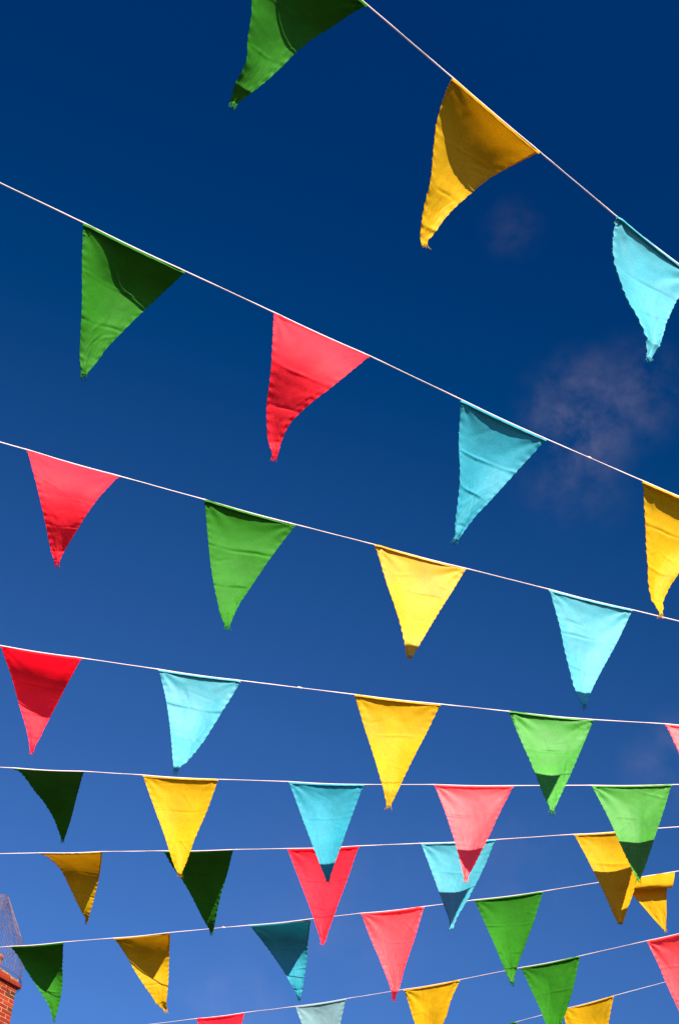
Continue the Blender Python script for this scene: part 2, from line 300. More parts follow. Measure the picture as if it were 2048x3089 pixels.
    'F16': {'col': 'p', 'l': [[0.8514, 2.7534, 3.7189], [0.8641, 2.7568, 3.688], [0.8757, 2.7557, 3.6544], [0.8854, 2.7515, 3.6185], [0.8936, 2.7451, 3.5811], [0.9009, 2.7371, 3.5432], [0.9078, 2.7286, 3.5054], [0.9147, 2.7205, 3.4686], [0.9219, 2.7139, 3.4333]], 'r': [[1.0515, 2.742, 3.7256], [1.0383, 2.7472, 3.6938], [1.0237, 2.7481, 3.6591], [1.008, 2.7457, 3.6224], [0.9916, 2.7406, 3.5844], [0.9749, 2.7339, 3.5459], [0.9582, 2.7264, 3.5074], [0.9419, 2.7193, 3.4698], [0.9263, 2.7135, 3.4337]], 'seed': 16, 'folds': [(0.329, 0.0019, 0.032), (0.63, -0.00163, 0.002), (0.861, -0.00173, 0.0)]},
    'F17': {'col': 'g', 'l': [[-0.7858, 3.3459, 3.729], [-0.7668, 3.3917, 3.738], [-0.7495, 3.4296, 3.7374], [-0.7321, 3.4612, 3.7308], [-0.7142, 3.4881, 3.7204], [-0.6971, 3.5128, 3.7069], [-0.6811, 3.5373, 3.692], [-0.666, 3.5635, 3.6773], [-0.6521, 3.5935, 3.664]], 'r': [[-0.592, 3.3107, 3.7254], [-0.6018, 3.3631, 3.7296], [-0.6099, 3.4063, 3.7275], [-0.6165, 3.4425, 3.7205], [-0.6222, 3.4738, 3.7103], [-0.6272, 3.5024, 3.6982], [-0.6327, 3.5304, 3.6857], [-0.6397, 3.5597, 3.6739], [-0.6476, 3.5926, 3.6641]], 'seed': 17, 'folds': [(0.347, -0.00194, 0.035), (0.627, 0.00133, 0.032), (0.873, -0.00199, 0.0)]},
    'F18': {'col': 'y', 'l': [[-0.4305, 3.283, 3.7208], [-0.4125, 3.2939, 3.6896], [-0.3939, 3.2993, 3.6554], [-0.3746, 3.3002, 3.619], [-0.3547, 3.2978, 3.5813], [-0.3356, 3.2934, 3.5427], [-0.3181, 3.2886, 3.5035], [-0.3002, 3.2841, 3.4656], [-0.2793, 3.2811, 3.431]], 'r': [[-0.2254, 3.247, 3.7156], [-0.2319, 3.2624, 3.6854], [-0.2381, 3.2721, 3.652], [-0.2449, 3.2773, 3.6163], [-0.252, 3.2791, 3.5792], [-0.2587, 3.2789, 3.5413], [-0.2651, 3.2781, 3.5036], [-0.2709, 3.2779, 3.4667], [-0.2749, 3.2802, 3.4311]], 'seed': 18, 'folds': [(0.333, 0.00145, -0.026), (0.635, -0.00139, -0.029), (0.873, -0.00174, 0.0)]},
    'F20': {'col': 'b', 'l': [[-0.0381, 3.211, 3.7141], [-0.021, 3.221, 3.683], [-0.0041, 3.2255, 3.6486], [0.0126, 3.2256, 3.6119], [0.0292, 3.2224, 3.5737], [0.0455, 3.2171, 3.5349], [0.0616, 3.2111, 3.4963], [0.0776, 3.2056, 3.4587], [0.0942, 3.2019, 3.4231]], 'r': [[0.1597, 3.1739, 3.7116], [0.151, 3.1883, 3.6813], [0.1422, 3.1971, 3.6477], [0.1343, 3.2016, 3.6114], [0.1272, 3.2029, 3.5735], [0.1199, 3.2022, 3.5349], [0.1123, 3.2007, 3.4966], [0.1049, 3.1998, 3.4591], [0.0985, 3.201, 3.4232]], 'seed': 20, 'folds': [(0.341, -0.00185, -0.039), (0.629, -0.00183, -0.025), (0.874, 0.00197, 0.0)]},
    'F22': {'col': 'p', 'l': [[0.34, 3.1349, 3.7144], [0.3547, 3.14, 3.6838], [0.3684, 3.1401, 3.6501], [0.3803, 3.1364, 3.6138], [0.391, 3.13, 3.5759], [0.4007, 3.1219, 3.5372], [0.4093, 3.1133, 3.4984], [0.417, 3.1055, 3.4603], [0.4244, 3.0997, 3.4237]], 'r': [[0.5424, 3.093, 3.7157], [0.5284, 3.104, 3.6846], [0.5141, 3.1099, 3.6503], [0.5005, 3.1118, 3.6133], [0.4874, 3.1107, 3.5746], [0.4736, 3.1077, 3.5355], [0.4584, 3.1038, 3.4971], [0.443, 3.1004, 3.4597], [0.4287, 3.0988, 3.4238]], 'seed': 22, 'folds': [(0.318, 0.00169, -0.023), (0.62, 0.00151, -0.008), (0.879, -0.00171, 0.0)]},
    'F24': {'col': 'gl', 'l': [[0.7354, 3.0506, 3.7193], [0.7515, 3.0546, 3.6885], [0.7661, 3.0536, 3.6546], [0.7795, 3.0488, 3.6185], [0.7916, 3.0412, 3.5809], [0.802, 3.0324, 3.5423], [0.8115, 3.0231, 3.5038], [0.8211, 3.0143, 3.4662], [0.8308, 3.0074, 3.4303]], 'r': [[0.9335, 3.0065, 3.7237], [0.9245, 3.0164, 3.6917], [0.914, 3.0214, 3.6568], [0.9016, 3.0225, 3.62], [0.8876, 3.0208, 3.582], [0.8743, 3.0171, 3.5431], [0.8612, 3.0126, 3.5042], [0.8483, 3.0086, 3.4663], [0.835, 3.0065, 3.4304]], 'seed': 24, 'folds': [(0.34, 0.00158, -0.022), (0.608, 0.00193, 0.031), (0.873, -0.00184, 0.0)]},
    'F28': {'col': 'y', 'l': [[-0.7476, 3.8193, 3.7514], [-0.7236, 3.8687, 3.7637], [-0.7014, 3.9037, 3.7622], [-0.6806, 3.9274, 3.7504], [-0.6604, 3.943, 3.732], [-0.6406, 3.9539, 3.7099], [-0.6214, 3.9639, 3.6866], [-0.6038, 3.9767, 3.6639], [-0.591, 3.9968, 3.6412]], 'r': [[-0.5578, 3.7505, 3.7438], [-0.5622, 3.8124, 3.749], [-0.5656, 3.8576, 3.7443], [-0.5682, 3.8901, 3.7323], [-0.5705, 3.9137, 3.7154], [-0.5727, 3.9323, 3.6957], [-0.5756, 3.9496, 3.6755], [-0.5803, 3.9694, 3.6567], [-0.5865, 3.9954, 3.641]], 'seed': 28, 'folds': [(0.336, -0.00199, -0.023), (0.617, 0.00216, 0.026), (0.874, -0.0015, 0.0)]},
    'F19': {'col': 'g', 'l': [[-0.3745, 3.6854, 3.7352], [-0.3572, 3.7311, 3.7295], [-0.3345, 3.7646, 3.7199], [-0.3097, 3.7891, 3.706], [-0.2867, 3.8082, 3.6872], [-0.265, 3.8244, 3.6655], [-0.2438, 3.8399, 3.6429], [-0.2241, 3.8575, 3.6205], [-0.2084, 3.8806, 3.5979]], 'r': [[-0.1723, 3.6123, 3.7268], [-0.1768, 3.6668, 3.7237], [-0.1811, 3.71, 3.7134], [-0.1862, 3.7444, 3.698], [-0.191, 3.7728, 3.6791], [-0.1938, 3.798, 3.6581], [-0.1955, 3.8224, 3.6365], [-0.1984, 3.8487, 3.6159], [-0.204, 3.8791, 3.5977]], 'seed': 19, 'folds': [(0.33, 0.00152, 0.009), (0.631, -0.00209, 0.03), (0.873, 0.00197, 0.0)]},
    'F21': {'col': 'r', 'l': [[-0.0191, 3.5571, 3.7204], [-0.002, 3.5641, 3.6887], [0.0149, 3.5655, 3.6542], [0.032, 3.5624, 3.6176], [0.0491, 3.556, 3.5799], [0.0652, 3.5478, 3.5414], [0.08, 3.5391, 3.5025], [0.0939, 3.5312, 3.4643], [0.1062, 3.5257, 3.4271]], 'r': [[0.1783, 3.4831, 3.7148], [0.1707, 3.4994, 3.6837], [0.1628, 3.51, 3.6496], [0.1548, 3.5163, 3.6133], [0.1466, 3.5192, 3.5756], [0.138, 3.5202, 3.5374], [0.1289, 3.5204, 3.4995], [0.1196, 3.5213, 3.4625], [0.1105, 3.5242, 3.427]], 'seed': 21, 'folds': [(0.334, -0.00213, -0.008), (0.625, -0.00195, 0.019), (0.876, 0.00141, 0.0)]},
    'F23': {'col': 'bp', 'l': [[0.3437, 3.4204, 3.7108], [0.3567, 3.4202, 3.6789], [0.3689, 3.4151, 3.6445], [0.3804, 3.4062, 3.6082], [0.3912, 3.3944, 3.5707], [0.4014, 3.3809, 3.5326], [0.4113, 3.3667, 3.4947], [0.4207, 3.3532, 3.4576], [0.4249, 3.3431, 3.4201]], 'r': [[0.5393, 3.3454, 3.7069], [0.5285, 3.3549, 3.6747], [0.5169, 3.3595, 3.6398], [0.503, 3.3601, 3.6037], [0.4864, 3.3576, 3.5672], [0.4704, 3.3533, 3.5299], [0.4546, 3.3484, 3.4928], [0.4395, 3.344, 3.4564], [0.4291, 3.3416, 3.4199]], 'seed': 23, 'folds': [(0.331, -0.00143, 0.032), (0.625, 0.00124, 0.034), (0.875, 0.00149, 0.0)]},
    'F25': {'col': 'y', 'l': [[0.7363, 3.2668, 3.7058], [0.752, 3.2674, 3.6743], [0.7663, 3.2631, 3.6401], [0.779, 3.2549, 3.6037], [0.7905, 3.244, 3.566], [0.8009, 3.2316, 3.5275], [0.8098, 3.219, 3.4887], [0.8184, 3.2071, 3.4508], [0.8303, 3.1954, 3.4159]], 'r': [[0.917, 3.1942, 3.7053], [0.9104, 3.204, 3.6735], [0.9026, 3.2088, 3.6388], [0.8937, 3.2097, 3.602], [0.8838, 3.2076, 3.564], [0.8729, 3.2038, 3.5256], [0.8603, 3.1995, 3.4877], [0.8473, 3.1958, 3.4509], [0.8343, 3.1939, 3.4157]], 'seed': 25, 'folds': [(0.328, -0.00192, 0.015), (0.628, -0.00239, 0.008), (0.861, 0.00146, 0.0)]},
    'F27': {'col': 'g', 'l': [[-0.8729, 4.3996, 3.729], [-0.8493, 4.4229, 3.7135], [-0.827, 4.4414, 3.6938], [-0.8046, 4.4561, 3.6717], [-0.7817, 4.4679, 3.6485], [-0.7587, 4.4781, 3.6245], [-0.736, 4.4879, 3.6003], [-0.7148, 4.4987, 3.5754], [-0.6947, 4.5116, 3.5511]], 'r': [[-0.6953, 4.3171, 3.7274], [-0.6972, 4.3794, 3.724], [-0.6972, 4.4215, 3.7104], [-0.695, 4.4481, 3.6892], [-0.6918, 4.4639, 3.6629], [-0.6897, 4.4732, 3.6337], [-0.6893, 4.4808, 3.6039], [-0.6895, 4.4914, 3.5756], [-0.6901, 4.5099, 3.551]], 'seed': 27, 'folds': [(0.329, 0.00134, 0.004), (0.638, -0.00183, 0.015), (0.871, -0.00131, 0.0)]},
    'F29': {'col': 'y', 'l': [[-0.5308, 4.241, 3.7256], [-0.5061, 4.261, 3.7079], [-0.4818, 4.2778, 3.6877], [-0.4589, 4.2924, 3.6649], [-0.435, 4.3049, 3.642], [-0.4099, 4.3158, 3.6196], [-0.3852, 4.3266, 3.5969], [-0.3615, 4.3381, 3.5738], [-0.3325, 4.3493, 3.556]], 'r': [[-0.3508, 4.1549, 3.7262], [-0.3505, 4.2188, 3.7252], [-0.3484, 4.2616, 3.713], [-0.3451, 4.2882, 3.6926], [-0.3409, 4.3034, 3.6666], [-0.3368, 4.312, 3.6376], [-0.3341, 4.3189, 3.6078], [-0.332, 4.3291, 3.5798], [-0.328, 4.3475, 3.5558]], 'seed': 29, 'folds': [(0.314, 0.0018, -0.023), (0.631, 0.00193, 0.018), (0.876, 0.00164, 0.0)]},
    'F30': {'col': 'b', 'l': [[-0.1046, 4.0387, 3.7256], [-0.08, 4.074, 3.7178], [-0.0554, 4.0978, 3.7035], [-0.0319, 4.113, 3.6836], [-0.0093, 4.1223, 3.6599], [0.0132, 4.1279, 3.6346], [0.0356, 4.1325, 3.609], [0.0575, 4.139, 3.5841], [0.077, 4.1508, 3.5599]], 'r': [[0.0787, 3.9507, 3.7266], [0.08, 4.0161, 3.7275], [0.081, 4.06, 3.7163], [0.0816, 4.0873, 3.6963], [0.082, 4.103, 3.6703], [0.0823, 4.112, 3.6412], [0.0829, 4.1193, 3.6114], [0.0831, 4.13, 3.5834], [0.0814, 4.149, 3.5596]], 'seed': 30, 'folds': [(0.325, 0.00341, 0.015), (0.626, -0.002, -0.029), (0.871, 0.00277, 0.0)]},
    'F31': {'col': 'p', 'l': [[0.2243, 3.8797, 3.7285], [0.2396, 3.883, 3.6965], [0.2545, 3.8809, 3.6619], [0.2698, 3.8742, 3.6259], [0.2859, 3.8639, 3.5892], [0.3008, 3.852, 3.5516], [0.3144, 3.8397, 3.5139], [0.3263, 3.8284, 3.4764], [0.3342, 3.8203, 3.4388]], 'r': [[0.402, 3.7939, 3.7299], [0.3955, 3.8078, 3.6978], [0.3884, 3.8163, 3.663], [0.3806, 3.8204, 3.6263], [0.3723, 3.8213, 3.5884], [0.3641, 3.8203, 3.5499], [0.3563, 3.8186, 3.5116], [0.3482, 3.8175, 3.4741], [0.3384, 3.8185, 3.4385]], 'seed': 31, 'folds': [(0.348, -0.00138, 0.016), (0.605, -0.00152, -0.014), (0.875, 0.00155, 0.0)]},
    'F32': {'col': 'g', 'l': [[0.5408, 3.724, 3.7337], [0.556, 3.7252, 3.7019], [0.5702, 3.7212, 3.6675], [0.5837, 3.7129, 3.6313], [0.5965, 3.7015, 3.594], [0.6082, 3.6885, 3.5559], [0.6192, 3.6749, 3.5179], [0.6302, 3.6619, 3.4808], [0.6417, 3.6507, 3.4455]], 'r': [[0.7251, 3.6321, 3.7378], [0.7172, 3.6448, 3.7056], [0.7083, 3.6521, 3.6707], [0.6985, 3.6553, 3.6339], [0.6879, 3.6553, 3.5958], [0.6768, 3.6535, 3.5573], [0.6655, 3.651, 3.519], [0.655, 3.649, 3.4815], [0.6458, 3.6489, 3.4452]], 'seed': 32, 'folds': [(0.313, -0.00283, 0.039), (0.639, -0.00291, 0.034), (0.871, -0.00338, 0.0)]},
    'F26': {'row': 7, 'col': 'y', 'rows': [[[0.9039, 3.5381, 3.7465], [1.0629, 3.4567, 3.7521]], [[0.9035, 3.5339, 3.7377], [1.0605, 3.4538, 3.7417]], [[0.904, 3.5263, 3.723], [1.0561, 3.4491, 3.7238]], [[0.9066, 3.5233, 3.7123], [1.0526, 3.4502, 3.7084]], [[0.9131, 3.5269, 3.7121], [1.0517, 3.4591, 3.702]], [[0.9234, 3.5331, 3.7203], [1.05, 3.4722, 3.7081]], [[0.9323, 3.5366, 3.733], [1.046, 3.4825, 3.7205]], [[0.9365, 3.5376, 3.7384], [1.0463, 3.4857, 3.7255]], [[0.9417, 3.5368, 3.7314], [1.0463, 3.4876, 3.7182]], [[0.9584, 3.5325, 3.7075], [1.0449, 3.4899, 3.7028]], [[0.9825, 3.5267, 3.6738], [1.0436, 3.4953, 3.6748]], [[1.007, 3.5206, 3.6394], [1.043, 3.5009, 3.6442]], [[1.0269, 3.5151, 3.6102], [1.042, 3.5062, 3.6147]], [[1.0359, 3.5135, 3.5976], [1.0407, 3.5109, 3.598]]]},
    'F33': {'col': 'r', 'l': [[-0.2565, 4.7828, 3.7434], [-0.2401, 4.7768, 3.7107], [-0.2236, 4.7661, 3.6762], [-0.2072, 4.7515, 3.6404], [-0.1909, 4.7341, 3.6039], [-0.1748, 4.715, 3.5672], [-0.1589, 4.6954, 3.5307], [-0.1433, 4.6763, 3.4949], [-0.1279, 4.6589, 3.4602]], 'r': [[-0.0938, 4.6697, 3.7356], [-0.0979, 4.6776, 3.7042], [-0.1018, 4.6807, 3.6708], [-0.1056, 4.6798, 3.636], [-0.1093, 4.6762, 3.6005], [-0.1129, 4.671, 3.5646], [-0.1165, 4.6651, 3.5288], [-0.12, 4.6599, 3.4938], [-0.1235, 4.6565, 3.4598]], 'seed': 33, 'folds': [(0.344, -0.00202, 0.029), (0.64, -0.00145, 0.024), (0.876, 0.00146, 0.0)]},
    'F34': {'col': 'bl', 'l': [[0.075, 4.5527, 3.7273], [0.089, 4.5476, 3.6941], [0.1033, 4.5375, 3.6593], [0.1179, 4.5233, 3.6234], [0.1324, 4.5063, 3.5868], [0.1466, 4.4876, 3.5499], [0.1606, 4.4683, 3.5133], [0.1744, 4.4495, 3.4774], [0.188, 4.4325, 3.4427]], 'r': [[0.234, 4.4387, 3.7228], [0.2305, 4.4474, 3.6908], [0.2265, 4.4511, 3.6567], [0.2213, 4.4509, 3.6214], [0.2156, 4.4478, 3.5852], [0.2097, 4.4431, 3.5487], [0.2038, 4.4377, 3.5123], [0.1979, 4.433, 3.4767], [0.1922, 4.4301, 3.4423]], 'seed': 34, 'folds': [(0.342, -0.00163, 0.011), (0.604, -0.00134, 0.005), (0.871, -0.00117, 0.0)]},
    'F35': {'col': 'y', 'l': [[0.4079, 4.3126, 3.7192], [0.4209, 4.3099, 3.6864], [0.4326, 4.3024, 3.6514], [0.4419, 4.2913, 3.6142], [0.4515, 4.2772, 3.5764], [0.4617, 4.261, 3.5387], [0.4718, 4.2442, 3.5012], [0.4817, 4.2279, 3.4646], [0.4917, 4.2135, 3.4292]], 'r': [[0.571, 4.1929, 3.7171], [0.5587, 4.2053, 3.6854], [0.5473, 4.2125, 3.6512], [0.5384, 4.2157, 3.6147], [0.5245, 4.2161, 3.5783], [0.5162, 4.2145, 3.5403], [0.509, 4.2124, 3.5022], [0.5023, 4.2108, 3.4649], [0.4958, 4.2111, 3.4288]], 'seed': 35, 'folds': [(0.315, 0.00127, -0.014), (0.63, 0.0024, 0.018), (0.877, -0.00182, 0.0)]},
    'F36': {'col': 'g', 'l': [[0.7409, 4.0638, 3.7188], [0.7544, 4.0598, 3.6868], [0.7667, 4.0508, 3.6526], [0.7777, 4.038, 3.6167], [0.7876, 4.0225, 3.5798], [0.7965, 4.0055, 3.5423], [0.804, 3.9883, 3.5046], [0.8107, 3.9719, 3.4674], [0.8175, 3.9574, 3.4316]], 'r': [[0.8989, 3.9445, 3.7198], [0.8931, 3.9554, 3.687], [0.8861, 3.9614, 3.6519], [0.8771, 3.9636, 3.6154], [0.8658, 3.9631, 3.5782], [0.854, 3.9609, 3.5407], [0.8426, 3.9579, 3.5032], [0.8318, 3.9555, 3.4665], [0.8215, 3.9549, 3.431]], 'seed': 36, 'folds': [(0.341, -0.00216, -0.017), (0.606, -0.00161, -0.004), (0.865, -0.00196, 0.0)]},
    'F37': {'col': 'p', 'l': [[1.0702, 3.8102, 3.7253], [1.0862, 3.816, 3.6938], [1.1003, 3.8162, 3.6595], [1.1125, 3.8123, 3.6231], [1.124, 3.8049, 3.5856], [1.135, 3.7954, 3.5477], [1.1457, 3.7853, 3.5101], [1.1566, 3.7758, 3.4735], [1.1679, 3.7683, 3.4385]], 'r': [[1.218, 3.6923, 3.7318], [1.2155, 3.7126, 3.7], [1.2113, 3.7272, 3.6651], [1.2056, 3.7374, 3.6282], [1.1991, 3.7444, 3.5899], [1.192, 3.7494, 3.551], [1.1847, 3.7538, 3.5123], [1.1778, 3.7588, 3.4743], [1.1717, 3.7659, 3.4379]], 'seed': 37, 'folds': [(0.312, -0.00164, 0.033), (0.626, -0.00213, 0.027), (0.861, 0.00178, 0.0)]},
    'F39': {'col': 'g', 'l': [[0.6576, 4.6437, 3.7542], [0.669, 4.632, 3.7213], [0.6796, 4.6159, 3.6868], [0.6894, 4.5964, 3.6512], [0.6987, 4.5744, 3.6149], [0.7076, 4.5508, 3.5784], [0.7161, 4.5268, 3.5422], [0.7245, 4.5032, 3.5066], [0.7329, 4.4813, 3.4722]], 'r': [[0.8067, 4.4908, 3.7466], [0.7992, 4.4979, 3.715], [0.791, 4.5006, 3.6816], [0.7822, 4.4998, 3.647], [0.7731, 4.4965, 3.6115], [0.7638, 4.4917, 3.5758], [0.7546, 4.4863, 3.5403], [0.7455, 4.4815, 3.5054], [0.7368, 4.4782, 3.4715]], 'seed': 39, 'folds': [(0.318, -0.00151, 0.008), (0.612, -0.00221, 0.001), (0.87, 0.00194, 0.0)]},
    'F38': {'col': 'y', 'l': [[0.9407, 4.3465, 3.7457], [0.9353, 4.3445, 3.7078], [0.9433, 4.3324, 3.6733], [0.9515, 4.3164, 3.638], [0.9592, 4.2977, 3.6019], [0.9665, 4.2775, 3.5657], [0.9735, 4.2567, 3.5297], [0.9804, 4.2364, 3.4944], [0.9874, 4.2178, 3.4603]], 'r': [[1.0658, 4.2134, 3.7434], [1.06, 4.2222, 3.7107], [1.053, 4.2266, 3.676], [1.0439, 4.2276, 3.6402], [1.0337, 4.226, 3.6036], [1.0229, 4.223, 3.5668], [1.012, 4.2194, 3.5302], [1.0013, 4.2163, 3.4943], [0.9911, 4.2148, 3.4596]], 'seed': 38, 'folds': [(0.349, -0.00165, -0.024), (0.615, -0.00233, -0.031), (0.863, -0.00187, 0.0)]},
}
ROWS = {
    1: [[-0.2199, 0.948, 3.7492], [-0.0636, 1.0512, 3.7419], [0.0871, 1.1511, 3.7345], [0.252, 1.2599, 3.7271], [0.405, 1.3603, 3.7206], [0.5789, 1.4671, 3.722]],
    2: [[-0.5311, 1.5308, 3.7334], [-0.3416, 1.6071, 3.7311], [-0.1724, 1.6743, 3.7303], [0.0176, 1.7483, 3.7308], [0.206, 1.8244, 3.7283], [0.3906, 1.8973, 3.7277], [0.6033, 1.9777, 3.7311], [0.787, 2.0448, 3.7365]],
    3: [[-0.6729, 2.129, 3.7346], [-0.4771, 2.1698, 3.734], [-0.2923, 2.2074, 3.7346], [-0.0894, 2.2483, 3.7355], [0.0854, 2.2814, 3.7386], [0.2954, 2.3217, 3.7417], [0.4875, 2.3578, 3.7454], [0.6854, 2.3941, 3.7502]],
    4: [[-0.7762, 2.7946, 3.7173], [-0.5764, 2.7943, 3.7127], [-0.386, 2.7932, 3.709], [-0.1832, 2.7907, 3.7065], [0.0952, 2.7846, 3.7058], [0.3061, 2.7783, 3.707], [0.4719, 2.7729, 3.7084], [0.6784, 2.7648, 3.7116], [0.8514, 2.7534, 3.7189], [1.0515, 2.742, 3.7256]],
    5: [[-0.7858, 3.3459, 3.729], [-0.592, 3.3107, 3.7254], [-0.4305, 3.283, 3.7208], [-0.2254, 3.247, 3.7156], [-0.0381, 3.211, 3.7141], [0.1597, 3.1739, 3.7116], [0.34, 3.1349, 3.7144], [0.5424, 3.093, 3.7157], [0.7354, 3.0506, 3.7193], [0.9335, 3.0065, 3.7237]],
    6: [[-0.7476, 3.8193, 3.7514], [-0.5578, 3.7505, 3.7438], [-0.3745, 3.6854, 3.7352], [-0.1723, 3.6123, 3.7268], [-0.0191, 3.5571, 3.7204], [0.1783, 3.4831, 3.7148], [0.3437, 3.4204, 3.7108], [0.5393, 3.3454, 3.7069], [0.7363, 3.2668, 3.7058], [0.917, 3.1942, 3.7053]],
    7: [[-0.8729, 4.3996, 3.729], [-0.6953, 4.3171, 3.7274], [-0.5308, 4.241, 3.7256], [-0.3508, 4.1549, 3.7262], [-0.1046, 4.0387, 3.7256], [0.0787, 3.9507, 3.7266], [0.2243, 3.8797, 3.7285], [0.402, 3.7939, 3.7299], [0.5408, 3.724, 3.7337], [0.7251, 3.6321, 3.7378], [0.9039, 3.5381, 3.7465], [1.0629, 3.4567, 3.7521]],
    8: [[-0.2565, 4.7828, 3.7434], [-0.0938, 4.6697, 3.7356], [0.075, 4.5527, 3.7273], [0.234, 4.4387, 3.7228], [0.4079, 4.3126, 3.7192], [0.571, 4.1929, 3.7171], [0.7409, 4.0638, 3.7188], [0.8989, 3.9445, 3.7198], [1.0702, 3.8102, 3.7253], [1.218, 3.6923, 3.7318]],
    9: [[0.6576, 4.6437, 3.7542], [0.8067, 4.4908, 3.7466], [0.9407, 4.3465, 3.7457], [1.0658, 4.2134, 3.7434]],
}

# ---------------------------------------------------------------- strings
STRING_LABEL = {
    1: 'topmost white string, steepest of all, carrying a yellow and a pale blue pennant',
    2: 'second white string from the top, from the left edge past green, red and teal pennants',
    3: 'third white string, carrying the red, green, pale yellow and pale blue pennants',
    4: 'fourth white string, starting above the red pennant at the left edge',
    5: 'fifth white string, almost level, carrying the dark green pennant leftmost',
    6: 'sixth white string, almost level, passing behind the pink and teal pennant tips',
    7: 'seventh white string, rising to the right from above the brick chimney',
    8: 'eighth white string, rising to the right near the bottom, carrying the amber yellow pennant',
    9: 'lowest white string, short stretch visible in the bottom right corner'}
KNOTS = [(4, [-0.041, 2.732, 3.668]), (2, [0.497, 1.92, 3.713]), (7, [-0.227, 3.985, 3.672])]

def make_string(r):
    rng = random.Random(40 + r)
    pts = [Vector(p) for p in ROWS[r]]
    d0 = (pts[1] - pts[0]).normalized(); d1 = (pts[-1] - pts[-2]).normalized()
    # carry the string on beyond the picture, rising a little as a hung string does
    pre = [pts[0] - d0 * s + Vector((0, 0, 0.006 * s * s)) for s in (4.0, 3.0, 2.0, 1.0, 0.4)]
    post = [pts[-1] + d1 * s + Vector((0, 0, 0.006 * s * s)) for s in (0.4, 1.0, 2.0, 3.0, 4.0)]
    ctrl = pre + pts + post
    flagseg = set(range(len(pre), len(pre) + len(pts), 2))
    path, flat = [], []
    tw = rng.uniform(0, 3)
    for i in range(len(ctrl) - 1):
        seg = (ctrl[i + 1] - ctrl[i]).length
        n = max(3, int(seg / 0.012))
        onflag = i in flagseg
        turn = 0 if onflag else rng.choice((-1, 1)) * rng.uniform(0.8, 2.2) * min(1, seg / 0.2)
        p0 = ctrl[i - 1] if i else ctrl[0] * 2 - ctrl[1]
        p3 = ctrl[i + 2] if i + 2 < len(ctrl) else ctrl[-1] * 2 - ctrl[-2]
        for k in range(n):
            f = k / n
            a, b = ctrl[i], ctrl[i + 1]
            p = a.lerp(b, f)
            if onflag:      # the cloth's weight pulls the string down a hair
                p = p + Vector((0, 0, -0.0022 * math.sin(math.pi * f)))
                w, h = 0.0016, 0.0013
                ang = 1.15 + 0.25 * math.sin(f * 5 + i)
            else:
                w, h = 0.0014, 0.0010
                ang = 1.15 + (turn * math.sin(math.pi * f)) + 0.3 * math.sin(f * 9 + i)
            p = p + Vector((noise.noise(p * 14 + Vector((r * 9, 0, 0))), 0, noise.noise(p * 14 + Vector((0, r * 7, 3))))) * 0.0003
            path.append(p); flat.append((w, h, ang))
    path.append(ctrl[-1]); flat.append((0.0019, 0.0008, 1.0))
    v, fc = [], []
    tube(v, fc, path, 0, 8, flat)
    root = empty('bunting_string', pts[0])
    tag(root, STRING_LABEL[r], 'string', 'white strings of the bunting')
    o = Vector(root.location)
    link('cord', v, fc, M_STRING, root, origin=o)
    for (row, kp) in KNOTS:
        if row != r: continue
        kv, kf = [], []
        kp = min(path, key=lambda q: (q - Vector(kp)).length)
        i = min(range(len(path)), key=lambda j: (path[j] - kp).length)
        t = (path[i + 1] - path[i - 1]).normalized()
        tube(kv, kf, [kp - t * 0.005, kp - t * 0.003, kp, kp + t * 0.003, kp + t * 0.005], [0.001, 0.0021, 0.0026, 0.0021, 0.001], 7)
        tube(kv, kf, [kp, kp + Vector((-0.004, 0, 0.003)), kp + Vector((-0.007, 0.001, 0.002))], [0.0012, 0.001, 0.0006], 5)
        link('knot', kv, kf, M_STRING, root, origin=o)
    return root

for r in sorted(ROWS):
    make_string(r)

